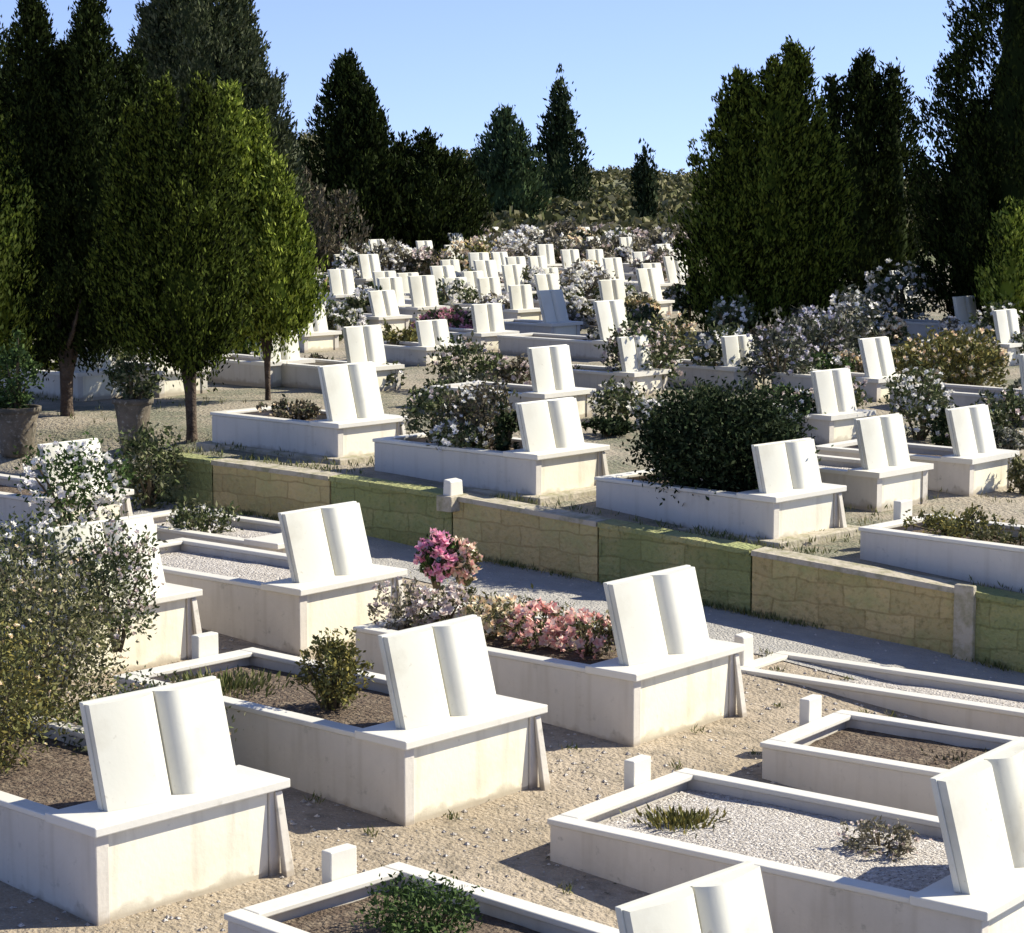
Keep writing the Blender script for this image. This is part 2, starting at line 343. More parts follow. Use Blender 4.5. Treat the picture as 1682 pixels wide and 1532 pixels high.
def grave(label, px, py, w=1.0, l=2.1, h=.38, ang=50, bw=.76, bh=.44, lean=15, fill='soil', foot=True, corner='head', book=True, capd=.36, pad=False, xy=None, lowres=False, group=None):
    """px, py: foot point of the head end's left corner (or of the foot end's left corner)"""
    if xy: x, y = xy; z = float(gz(x, y))
    else: x, y, z = at(px, py)
    u = np.array([math.cos(R(ang)), math.sin(R(ang))]); v = np.array([-u[1], u[0]])
    if corner == 'foot': x, y = x-v[0]*l, y-v[1]*l; z = float(gz(x, y))
    g = thing('grave', label, 'grave', (x, y, z), R(ang), group or GR)
    T = .07; dn = -.15; cf = .30*capd/.36     # wall thickness; walls run into the ground; cap front part
    bv = 0 if lowres else .006
    # local axes: +x along the head end, +y towards the foot
    for s in (0, 1):
        x0 = 0 if s == 0 else w-T
        MB().box(x0, x0+T, 0, l, dn, h).build('side_slab', M['grey'], g, bevel=bv)
        MB().box(x0-.012, x0+T+.012, capd-.04, l+.01, h+.001, h+.028).build('kerb', M['marble'], g, bevel=bv)
    MB().box(T+.001, w-T-.001, .012, .05, dn, h-.002).build('head_panel', M['cream'], g, bevel=bv)
    MB().box(T+.001, w-T-.001, l-.06, l-.008, dn, h-.002).build('foot_panel', M['grey'], g, bevel=bv)
    MB().box(T+.014, w-T-.014, l-.1, l+.01, h+.001, h+.028).build('kerb', M['marble'], g, bevel=bv)
    MB().box(-.025, w+.025, -.035, capd-.042, h+.002, h+.045).build('cap_slab', M['marble'], g, bevel=bv)
    if not lowres:                      # raking strip at the right of the head end
        MB().hexa([(w-.02, -.075, dn), (w+.035, -.075, dn), (w+.035, -.03, dn), (w-.02, -.03, dn), (w-.045, -.012, h-.01), (w-.005, -.012, h-.01), (w-.005, .0, h-.01), (w-.045, .0, h-.01)]).build('corner_strip', M['grey'], g, bevel=.004)
    sm = M[fill]; n = 12; V = []; Fc = []
    for j in range(n+1):
        for i in range(n+1):
            V.append((T+.002+(w-2*T-.004)*i/n, .052+(l-.13)*j/n, h-.05+.03*math.sin(math.pi*i/n)*math.sin(math.pi*j/n)+random.uniform(-.006, .006)))
    for j in range(n):
        for i in range(n): a = j*(n+1)+i; Fc.append((a, a+1, a+n+2, a+n+1))
    mesh('bed_'+('soil' if fill == 'soil' else 'gravel'), V, Fc, sm, g, smooth=True)
    if book:
        b = open_book(g, w, bw*w, bh, lean, .16); b.location = (0, 0, h+.0455); b.rotation_euler = (0, 0, random.uniform(-.03, .03))
    if foot:
        MB().box(w*.68-.075, w*.68+.075, l+.013, l+.075, dn, h+.15).build('foot_post', M['marble'], g, bevel=bv)
    if pad:
        MB().box(-.1, w+.13, -.13, l+.1, -.2, .03).build('footing', M['coping'], g, bevel=.008)
    g['h'] = h; del g['h']
    return g, (x, y, z, u, v, w, l, h)
def bedpt(G, a, b):          # a across 0..1, b along 0..1 (head to foot) on the bed
    x, y, z, u, v, w_, l_, h_ = G; p = np.array([x, y])+u*w_*a+v*l_*b
    return p[0], p[1], z+h_-.04

gA = grave('large white grave at the lower left corner, its open book before the olive bush', 160, 1522, 1.02, 2.2, .385, 47, bw=.69)[1]
gB = grave('white grave with dry brown tuft beside its book, centre of the foreground row', 665, 1358, .98, 2.2, .38, 48, bw=.7)[1]
gC = grave('white grave with salmon and cream flowers filling its bed, below the mossy wall', 1040, 1228, 1.0, 2.1, .37, 50)[1]
gK = grave('white grave half hidden by the white-flowered olive bush at the left edge', 112, 1125, .98, 2.1, .38, 49)[1]
gE = grave('grave with speckled book and grey long side, left of the pink flower ball', 493, 1078, .92, 2.1, .38, 50, fill='gravel', lean=16, bw=.72, bh=.42)[1]
gF = grave('grave at the bottom edge, seen from its green-planted foot corner with book cut off', 0, 0, 0.95, 2.3, .38, 46, xy=(.50, 7.22), corner='head', bh=.44)[1]
gG = grave('gravel-filled grave at the lower right with yellow-green tuft near its foot', 0, 0, 1.14, 2.2, .38, 52, xy=(1.91, 8.84), fill='gravel', bh=.46)[1]
gH = grave('grave with dark soil bed at the right edge, behind the gravel-filled one', 0, 0, .9, 2.1, .37, 54, xy=(3.02, 10.38))[1]
gI = grave('low flat gravel grave without book between the dark soil bed and the grey path', 0, 0, .62, 2.6, .22, 53, xy=(1.36+2.08, 13.75-1.56), fill='gravel', book=False, foot=False)[1]
gM = grave('grave whose blossom-covered book stands behind the bushes at the far left', 92, 895, .72, 1.7, .3, 50, bh=.38)[1]
gL = grave('flat kerbed gravel grave behind the speckled book, below the left end of the wall', 455, 938, .8, 1.9, .16, 50, fill='gravel', book=False, foot=False)[1]
U1 = grave('terrace grave with twin-page book nearest the left tree trunk, on the wall edge', 555, 757, .78, 1.6, .27, 48, bw=.8, bh=.45, lean=14, pad=True, foot=False)[1]
U2 = grave('terrace grave with mixed shrubs in its bed, second along the wall edge', 880, 820, .82, 1.75, .30, 48, bw=.8, bh=.36, lean=14, pad=True, foot=False)[1]
U3 = grave('terrace grave carrying the big dark rounded bush beside its small book', 1270, 893, .8, 1.68, .29, 46, bw=.8, bh=.33, lean=14, pad=True, foot=False)[1]
U4 = grave('terrace grave with yellow-green plants cut off by the right edge', 1412, 915, .85, 2.0, .3, 46, corner='foot', foot=True)[1]
FARG = []
ups = [
 (1440, 838, .72, 1.5, .25, .38, 'terrace grave with tilted book directly right of the big dark bush'),
 (1592, 815, .72, 1.5, .26, .37, 'terrace grave with streaked face near the right edge'),
 (1362, 730, .65, 1.4, .22, .38, 'small terrace grave standing behind and above the tilted book'),
 (1440, 660, .62, 1.4, .2, .40, 'grave whose white book stands left of the yellow shrub'),
 (893, 692, .72, 1.5, .22, .42, 'grave with two-page book straight behind the second wall-edge grave'),
 (585, 645, .66, 1.5, .22, .42, 'grave with tall white book right of the slim trunk'),
 (440, 634, .64, 1.4, .22, .32, 'grave with bright face just beside the slim trunk'),
 (262, 650, .64, 1.5, .22, .46, 'grave behind the potted plant with white face left of the main trunk'),
 (128, 657, .64, 1.4, .24, .26, 'grave right of the thick dark trunk under the trees'),
 (500, 578, .62, 1.4, .2, .34, 'grave with shaded grey side under the right edge of the lit crown'),
 (790, 578, .66, 1.4, .2, .36, 'grave with white face below the mauve-red flower bed'),
 (1000, 592, .66, 1.9, .2, .48, 'grave with long grey side and dark shadow in the middle rows'),
 (905, 560, .62, 1.3, .2, .44, 'white grave behind the long grey-sided one'),
 (622, 548, .62, 1.3, .2, .36, 'grave with pale end panel left of the mauve-red flowers'),
 (625, 512, .60, 1.3, .2, .42, 'distant grave with leaning book beside a square white one'),
 (665, 505, .60, 1.3, .2, .34, 'distant grave with squat square book'),
 (1065, 520, .64, 1.3, .2, .52, 'distant grave with tall rounded white book left of the big cypress group'),
 (850, 535, .60, 1.3, .2, .36, 'distant grave right of the mauve-red flowers'),
 (560, 470, .60, 1.3, .2, .40, 'far grave at the edge of the lit tree crown'),
 (955, 490, .60, 1.3, .2, .42, 'far grave in the middle among white roses'),
 (820, 465, .60, 1.3, .2, .40, 'far grave behind the cream rose bush'),
 (735, 478, .60, 1.3, .2, .36, 'far grave below the dark conifer pair'),
 (1480, 510, .62, 1.3, .2, .42, 'far grave below the white-blossomed shrub at right'),
 (1655, 600, .62, 1.3, .22, .40, 'grave behind the yellow shrub by the right edge'),
 (1585, 560, .60, 1.3, .2, .36, 'far grave behind the yellow shrub'),
 (1040, 650, .60, 1.3, .2, .36, 'grave left of the dark bush with only its top showing white'),
 (1205, 640, .60, 1.3, .2, .32, 'grave peeping above the middle of the big dark bush'),
 (700, 600, .60, 1.3, .18, .30, 'small grave behind the mixed shrubs'),
 (345, 560, .60, 1.3, .2, .34, 'far grave seen between the two trunks'),
 (1700, 700, .8, 1.7, .25, .40, 'long grey grave cut off by the right edge'),
]
for (px, py, w_, l_, h_, bh_, lb) in ups:
    grave(lb, px, py, w_, l_, h_, 46+random.uniform(-3, 3), bw=.8, bh=bh_, lean=random.uniform(9, 17), foot=False, lowres=True, fill=random.choice(['soil', 'gravel', 'soil']), capd=.3)

k = 0
while k < 44:                     # the far rows: small graves nothing in the picture tells apart
    px = random.uniform(550, 1125); py = random.uniform(412, 535)
    if any(abs(px-a[0]) < 38 and abs(py-a[1]) < 16 for a in ups) or any(abs(px-a) < 34 and abs(py-b) < 13 for a, b in FARG): continue
    k += 1; FARG.append((px, py))
    grave('small far white grave, one of those crowded among the rose bushes below the conifers', px, py, .62, 1.3, .22, random.uniform(42, 52), bw=.82, bh=random.uniform(.34, .5), lean=random.uniform(8, 17), foot=False, lowres=True, fill='gravel', capd=.3, group='small far graves among the roses')

# loose marker stones
def marker(label, px, py, w_, h_, dz=0):
    x, y, z = at(px, py, dz); t = thing('marker_stone', label, 'marker stone', (x, y, z+dz), R(50))
    MB().hexa([(-w_/2, -.04, -.1), (w_/2, -.04, -.1), (w_/2, .05, -.1), (-w_/2, .05, -.1), (-w_*.44, -.03, h_), (w_*.44, -.03, h_), (w_*.44, .04, h_+.012), (-w_*.44, .04, h_+.012)]).build('stone', M['marble'], t, bevel=.01)
    MB().box(-w_/2-.03, w_/2+.03, -.07, .08, -.1, .02).build('foot_block', M['coping'], t, bevel=.008)
marker('small white block standing on the edge of the mossy wall', 745, 822, .16, .13)
marker('short pale marker stone behind the corner of the salmon-flower grave', 1222, 1095, .13, .2)

# ------------------------------------------------------------------ trees
def crown_pts(lobes, D, dens=1.0):
    Cs = []; Ax = []; core = []; k = 0; cv = []; cf = []
    for (dx, dy, z0, z1, Rr, ex, tb) in lobes:
        Hh = z1-z0; sc = max(1.0, D/22)
        area = 2*math.pi*Rr*.6*Hh; M_ = int(area/(.0125*sc*sc)*dens)
        t = rng.uniform(0, 1, M_)**1.15; ph = rng.uniform(0, 2*math.pi, M_)
        s1, s2, s3 = rng.uniform(0, 6, 3)
        def prof(t): return np.where(t < tb, ((t+.01)/(tb+.01))**.55, 1-((np.maximum(t, tb)-tb)/(1-tb))**ex)
        def lump(t, ph): return 1+.13*np.sin(3*ph+s1+5*t)+.12*np.sin(5*ph+s2-11*t)+.08*np.sin(9*t*Hh+2*ph+s3)
        rad = Rr*prof(t)*lump(t, ph)*rng.uniform(.74, 1.02, M_)*np.where(rng.uniform(0, 1, M_) < .07, 1.14, 1)
        c = np.stack([dx+rad*np.cos(ph), dy+rad*np.sin(ph), z0+t*Hh], 1)
        c[:, 2] += Hh*(.05*np.sin(4*ph+s2)+.04*np.sin(7*ph+s3))*(1-t)**3
        out = np.stack([np.cos(ph)*.7, np.sin(ph)*.7, np.full(M_, 1.3)], 1)
        nl = 56; cc = np.repeat(c, nl, 0); oo = np.repeat(out, nl, 0)
        al = rng.uniform(-.5, 1, (len(cc), 1)); ln = np.repeat(rng.uniform(.10, .24, (M_, 1)), nl, 0)*sc**.7
        cc = cc+unit(oo)*al*ln+rng.normal(0, 1, (len(cc), 3))*(.042*sc*(1.15-al*.75))
        Cs.append(cc); Ax.append(oo)
        # leader tuft
        m_ = int(60); c = np.stack([dx+rng.normal(0, .02*sc, m_), dy+rng.normal(0, .02*sc, m_), z1+rng.uniform(-.25, .13, m_)*sc], 1)
        Cs.append(c); Ax.append(np.tile([0, 0, 1.5], (m_, 1)))
        nt_, np_ = 16, 14; b0 = len(cv)
        for i in range(nt_+1):
            tt = min(.02+.93*i/nt_, .95)
            for j in range(np_):
                p_ = 2*math.pi*j/np_; r_ = Rr*float(prof(np.array(tt)))*float(lump(tt, p_))*.45
                cv.append((dx+r_*math.cos(p_), dy+r_*math.sin(p_), z0+tt*Hh+.02))
        for i in range(nt_):
            for j in range(np_): cf.append((b0+i*np_+j, b0+i*np_+(j+1) % np_, b0+(i+1)*np_+(j+1) % np_, b0+(i+1)*np_+j))
    return np.vstack(Cs), np.vstack(Ax), (np.array(cv), np.array(cf))
def tree(name, label, px, py, lobes_px, mats, trunk_r=.08, group=None, dens=1.0, D=None, forks=1):
    """lobes_px: (centre px, top py, bottom py, width px, depth offset m, exponent, tb)"""
    if D is None: x, y, z = at(px, py)
    else: y = D; x = (px-841)/FPX*D; z = float(gz(x, y))
    y0 = y; k = FPX/y
    r = thing(name, label, 'tree', (x, y, z), 0, group)
    def hz(py_): return HC-(py_-285)/FPX*y-z          # height above the base
    lobes = []
    for (cx, ty, by, wd, dy, ex, tb) in lobes_px:
        lobes.append(((cx-px)/k, dy, hz(by), hz(ty), wd/2/k, ex, tb))
    C, A, core = crown_pts(lobes, y, dens)
    sz = max(.024, .00125*y)
    a, b = leaves(C, A, sz, .42, .5)
    quads('crown', C, a, b, M[mats], r, core if dens >= .6 else None)
    mb = MB(); hb = min(l[2] for l in lobes)
    for l in lobes:
        tx, ty_ = l[0], l[1]
        mb.tube([(0, 0, -.1), (.0, 0, .12), (tx*.03, 0, hb*.6), (tx*.14, ty_*.1, hb*1.02), (tx*.8, ty_*.8, hb+(l[3]-hb)*.35), (tx, ty_, hb+(l[3]-hb)*.85)],
                [trunk_r*1.25, trunk_r, trunk_r*.88, trunk_r*.75, trunk_r*.5, trunk_r*.12], 9)
    for i in range(5):                    # low bare limbs reaching into the crown
        l = random.choice(lobes); an = random.uniform(0, 6.28)
        mb.tube([(0, 0, hb*.95), (l[0]*.5+math.cos(an)*l[4]*.3, l[1]*.5+math.sin(an)*l[4]*.3, hb*1.1+.1), (l[0]+math.cos(an)*l[4]*.6, l[1]+math.sin(an)*l[4]*.6, hb*1.3+.3)], [trunk_r*.5, trunk_r*.35, trunk_r*.15], 6)
    mb.build('trunk', M['bark'], r, smooth=True)
    return r
LT = 'cypresses on the left'; FT = 'far conifers'; RT = 'cypresses on the right'
tree('cypress_tree', 'broad dark cypress with forked trunk at the terrace corner, left of centre', 315, 722,
     [(278, 152, 560, 140, 0, 1.2, .25), (225, 200, 548, 140, .15, 1.2, .2), (345, 158, 580, 130, -.1, 1.05, .3), (312, 240, 592, 190, -.2, 1.15, .3), (250, 300, 560, 180, .15, 1.4, .18)], 'cypmid', .048, LT, 1.2)
tree('cypress_tree', 'sunlit green cypress on a slim pale trunk just right of the forked one', 440, 655,
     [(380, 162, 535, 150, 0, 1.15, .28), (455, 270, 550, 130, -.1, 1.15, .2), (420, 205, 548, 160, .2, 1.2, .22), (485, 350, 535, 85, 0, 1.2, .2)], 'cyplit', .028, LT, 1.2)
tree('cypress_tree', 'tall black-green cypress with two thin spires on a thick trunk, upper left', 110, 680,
     [(65, 8, 560, 170, .1, 1.2, .3), (165, 14, 555, 180, 0, 1.2, .3), (120, 90, 570, 260, .3, 2, .18), (215, 110, 550, 160, .4, 2, .2)], 'cypshade', .06, LT, 1.1)
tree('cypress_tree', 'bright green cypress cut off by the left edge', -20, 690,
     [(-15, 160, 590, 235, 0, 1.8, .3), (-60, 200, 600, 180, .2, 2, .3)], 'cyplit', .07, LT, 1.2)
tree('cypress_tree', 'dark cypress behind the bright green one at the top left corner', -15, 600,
     [(-10, 35, 540, 210, 0, 2.4, .4)], 'cypshade', .08, LT, .8)
tree('cedar_tree', 'largest grey-green cedar behind the left trees, reaching the top edge', 350, 478,
     [(330, -90, 480, 210, 0, 2.2, .45), (390, 0, 470, 180, .3, 2.0, .3), (280, -10, 440, 130, .2, 2.4, .5), (430, 120, 500, 120, -.3, 2.0, .35)], 'cedar', .16, LT, 1.2)
tree('cypress_tree', 'dark pointed cypress standing alone against the sky left of centre', 585, 425,
     [(573, 108, 415, 195, 0, 1.1, .28), (600, 165, 418, 170, -.4, 1.2, .28)], 'cypshade', .12, FT)
tree('conifer_tree', 'low black rounded conifer right of the pointed cypress', 705, 425,
     [(700, 240, 418, 160, 0, 2.0, .3), (745, 265, 415, 100, .5, 2.0, .3), (660, 240, 415, 100, .5, 1.9, .3)], 'cypshade', .1, FT)
tree('conifer_tree', 'blue-green conifer with a needle tip in the middle distance', 828, 375,
     [(826, 194, 375, 130, 0, 1.25, .28), (848, 225, 375, 84, -.6, 1.4, .28)], 'blue', .1, FT, 1)
tree('spruce_tree', 'slender tiered spruce with a long bare spire near the centre', 918, 352,
     [(919, 172, 352, 125, 0, .9, .2), (919, 132, 300, 40, 0, .8, .1)], 'deep', .1, FT, .7)
tree('columnar_cypress', 'very thin dark cypress column right of the tiered spruce', 1057, 385,
     [(1058, 250, 385, 15, 0, 3, .15), (1058, 262, 385, 12, 0, 3, .15)], 'deep', .05, FT, 2.5)
tree('cypress_tree', 'massive multi-topped cypress in front of the right-hand trees', 1265, 548,
     [(1210, 138, 538, 165, 0, 2.0, .25), (1302, 95, 540, 160, .1, 1.8, .25), (1265, 118, 545, 150, -.2, 2.3, .35), (1335, 220, 530, 115, -.1, 2.4, .4), (1192, 270, 542, 120, -.2, 2.2, .2)], 'cyp', .13, RT, 1.1)
tree('cypress_tree', 'dark round-shouldered cypress right of the massive multi-topped one', 1430, 500,
     [(1412, 112, 500, 140, 0, 1.9, .3), (1458, 130, 500, 115, 0, 2.0, .3), (1365, 148, 490, 60, .2, 2.4, .4)], 'cypshade', .12, RT)
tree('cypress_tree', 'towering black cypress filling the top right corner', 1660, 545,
     [(1690, -220, 535, 380, 0, 1.6, .2), (1600, 190, 530, 170, -.1, 1.5, .2)], 'cypshade', .16, RT)
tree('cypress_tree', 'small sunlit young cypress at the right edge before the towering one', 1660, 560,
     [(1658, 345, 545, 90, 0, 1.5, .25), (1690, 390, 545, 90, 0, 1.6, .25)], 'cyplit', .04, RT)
tree('bushy_tree', 'dull brown-green tree between the lit crown and the pointed cypress', 535, 460,
     [(505, 300, 440, 90, 0, 2.0, .4), (560, 330, 440, 90, .3, 2.4, .4)], 'dull', .07, None, .58)

# ------------------------------------------------------------------ shrubs and flowers
def shrub(name, label, px, py, wd, ht, mats='rose', flower=None, nf=0, fs=.03, cat='shrub', dz=0.0, pos=None, group=None, dens=1.0, deep=1.0, lsz=None, ragged=.25, stems=9, fonly=None):
    if pos: x, y, z = pos
    else: x, y, z = at(px, py, dz); z += dz
    k = FPX/y; W = wd/k/2; Hh = ht/k; D_ = W*deep
    r = thing(name, label, cat, (x, y, z), 0, group)
    sz = lsz or max(.013, .00135*y)
    n = int(min(22000, max(900, (W*Hh*2.6)/(sz*sz)*3.2*dens)))
    nc = max(10, n//22)
    d = unit(rng.normal(0, 1, (nc, 3))); rr = rng.uniform(.25, 1, nc)**.5*(1+rng.normal(0, ragged*.5, nc))
    c = d*rr[:, None]*np.array([W, D_, Hh*.5])+np.array([0, 0, Hh*.52])
    C = np.repeat(c, 22, 0)+rng.normal(0, 1, (nc*22, 3))*min(W, Hh)*.13
    C[:, 2] = np.maximum(C[:, 2], .004)
    a, b = leaves(C, np.repeat(d, 22, 0)*.6+np.array([0, 0, .35]), sz, .5, .9)
    quads('foliage', C, a, b, M[mats], r)
    mb = MB()
    for i in range(stems):
        e = c[rng.integers(nc)]; mb.tube([(e[0]*.1, e[1]*.1, -.05), (e[0]*.5, e[1]*.5, e[2]*.55), tuple(e)], [.010*y/12, .007*y/12, .003*y/12], 5)
    mb.build('stems', M['stem'], r)
    if flower:
        d2 = unit(rng.normal(0, 1, (nf, 3))+np.array([0, -.25, .25])); rr = rng.uniform(.75, 1.12, nf)
        P = d2*rr[:, None]*np.array([W, D_, Hh*.5])+np.array([0, 0, Hh*.53]); P[:, 2] = np.maximum(P[:, 2], .02)
        Cp, Ap, Bp = petals(P, fs); quads('blossoms', Cp, Ap, Bp, F[flower], r)
    return r
def tuft(name, label, pos, W, Hh, mats='grass', n=400, cat='plant', spread=.5):
    x, y, z = pos; r = thing(name, label, cat, (x, y, z)); 
    b0 = rng.normal(0, W*.28, (n, 3)); b0[:, 2] = 0; d = b0*spread/max(W, .01)*2+rng.normal(0, .22, (n, 3)); d[:, 2] = 1; d = unit(d)
    L = Hh*rng.uniform(.4, 1, n)[:, None]*.5; A = d*L; Bq = unit(np.cross(d, rng.normal(0, 1, (n, 3))))*(.0045+.0003*y)
    quads('foliage', b0+A, A, Bq, M[mats], r); 
    mb = MB()
    for i in range(6): mb.tube([(b0[i][0]*.4, b0[i][1]*.4, -.02), tuple(b0[i]+d[i]*Hh*.6)], [.005, .002], 5)
    mb.build('stems', M['stem'], r); return r

# foreground left: the olive mass and the white blooms
def px_at_depth(px, py, y):      # a point at depth y on the ground below this column
    x = (px-841)/FPX*y; return x, y, float(gz(x, y))
shrub('olive_bush', 'tall olive bush at the left edge beside the half-hidden grave', 20, 1330, 300, 350, 'olive', 'cream', 90, .012, pos=px_at_depth(40, 0, 11.2), dens=.55, stems=30)
shrub('olive_bush', 'grey-green bush growing in the bed of the lower left corner grave', 0, 0, 230, 250, 'yel', 'cream', 60, .012, pos=bedpt(gA, .4, .6), dens=.6, stems=20)
shrub('rose_bush', 'leafy bush with tiny cream flowers before the half-hidden grave face', 0, 0, 260, 170, 'rose', 'cream', 120, .013, pos=px_at_depth(220, 0, 10.9), dens=.8)
shrub('rose_bush', 'upper left bush with scattered pale flowers in front of the blossom-covered book', 0, 0, 250, 260, 'rose', 'white', 150, .022, pos=px_at_depth(60, 0, 13.0), dens=.7, stems=25)
shrub('white_rose', 'white rose in full bloom at the left below the pots', 0, 0, 170, 150, 'green', 'white', 110, .032, pos=(gM[0]+.18, gM[1]-.25, gM[2]+.12), dens=.5)
shrub('rose_bush', 'speckled rose bush leaning over the left page of the half-hidden book', 0, 0, 150, 190, 'rose', 'pale', 110, .016, pos=bedpt(gK, .2, -.1)[:2]+(bedpt(gK, .2, 0)[2]-.1,), dens=.6)
shrub('green_bush', 'loose grey-green bush at the left end of the wall below the tall pot', 245, 835, 110, 130, 'rose', None, 0)
shrub('rose_bush', 'low pale shrub between the wall end and the flat kerbed grave', 330, 890, 120, 60, 'rose', 'white', 50, .015)
# bed plants
shrub('pale_bush', 'pale pink speckled shrub right of the speckled book', 0, 0, 100, 150, 'scrub', 'pale', 110, .014, pos=at(655, 1095), dens=.45)
p = bedpt(gB, .42, .42); shrub('dry_bush', 'dry brown tuft of twigs growing behind the centre foreground book', 0, 0, 110, 130, 'yel', None, 0, pos=p, dens=1.0, stems=20)
tuft('grass_tuft', 'green grass tuft at the foot of the centre foreground grave', bedpt(gB, .4, .8), .5, .08, 'grass', 500)
tuft('grass_tuft', 'yellow-green tuft near the foot of the gravel-filled grave', bedpt(gG, .45, .82), .3, .06, 'yel', 420)
shrub('heather_plant', 'faint pinkish low plant on the gravel near the lower right book', 0, 0, 150, 45, 'scrub', 'pale', 40, .012, pos=bedpt(gG, .6, .38), dens=.5)
shrub('green_plant', 'dark green plant filling the bed at the bottom edge', 0, 0, 200, 90, 'green', None, 0, pos=bedpt(gF, .5, .72), dens=1)
tuft('grass_tuft', 'thin dry weeds on the dark soil bed at the right edge', bedpt(gH, .5, .55), .4, .05, 'dull', 150)
for i, (b, fcol, lb) in enumerate([(.86, 'pale', 'pale pink flower clump at the foot of the flower-filled grave'), (.66, 'cream', 'cream and peach flower clump in the middle of the flower-filled grave'),
                                   (.5, 'salmon', 'salmon flower clump next to the cream one'), (.34, 'salmon', 'salmon flower clump just behind the book of the flower-filled grave')]):
    shrub('flower_clump', lb, 0, 0, 125, 72, 'olive', fcol, 75, .034, cat='flowers', pos=bedpt(gC, .48, b), dens=.5, group='flower clumps in the flower-filled bed')
x_, y_, z_ = at(718, 1010)
r = shrub('flower_ball', 'round bouquet of vivid pink flowers on the left of the flower stand', 0, 0, 66, 78, 'green', 'pink', 70, .036, cat='flowers', pos=(x_-.0, y_, z_+.22), dens=.5)
r = shrub('flower_ball', 'round bouquet of peach flowers right against the vivid pink one', 0, 0, 58, 78, 'olive', 'peach', 55, .034, cat='flowers', pos=(x_+.17, y_+.03, z_+.2), dens=.5)
# terrace edge beds
shrub('dark_bush', 'big dark rounded bush spilling over the terrace grave', 0, 0, 262, 180, 'deep', None, 0, pos=bedpt(U3, .55, .5)[:2]+(bedpt(U3, .5, .5)[2]-.08,), dens=2.6, ragged=.10, deep=.75)
shrub('dark_bush', 'greener round bush behind the big dark one', 0, 0, 170, 150, 'blue', None, 0, pos=at(1235, 815), dens=1.2, ragged=.15)
shrub('mixed_shrub', 'dark mixed shrub at the foot of the second wall-edge grave', 0, 0, 110, 95, 'rose', 'pale', 35, .02, pos=bedpt(U2, .5, .8))
shrub('mixed_shrub', 'mauve speckled shrub in the middle of the second wall-edge grave', 0, 0, 120, 110, 'dull', 'white', 60, .02, pos=bedpt(U2, .5, .55))
shrub('green_plant', 'upright dark green plant left of the second wall-edge book', 0, 0, 48, 75, 'deep', None, 0, pos=bedpt(U2, .35, .32))
shrub('white_bouquet', 'white bouquet lying low in the second wall-edge bed', 0, 0, 95, 50, 'rose', 'white', 60, .026, cat='flowers', pos=bedpt(U2, .2, .55), dens=.4)
shrub('low_plant', 'low brown-green plant in the bed nearest the left trunk', 0, 0, 100, 30, 'dull', 'cream', 25, .016, pos=bedpt(U1, .5, .62))
shrub('low_plant', 'yellow-green low plants in the right-hand terrace bed', 0, 0, 160, 42, 'yel', None, 0, pos=bedpt(U4, .5, .75))
shrub('low_plant', 'second patch of yellow-green plants by the right edge', 0, 0, 140, 36, 'olive', None, 0, pos=bedpt(U4, .5, .5))

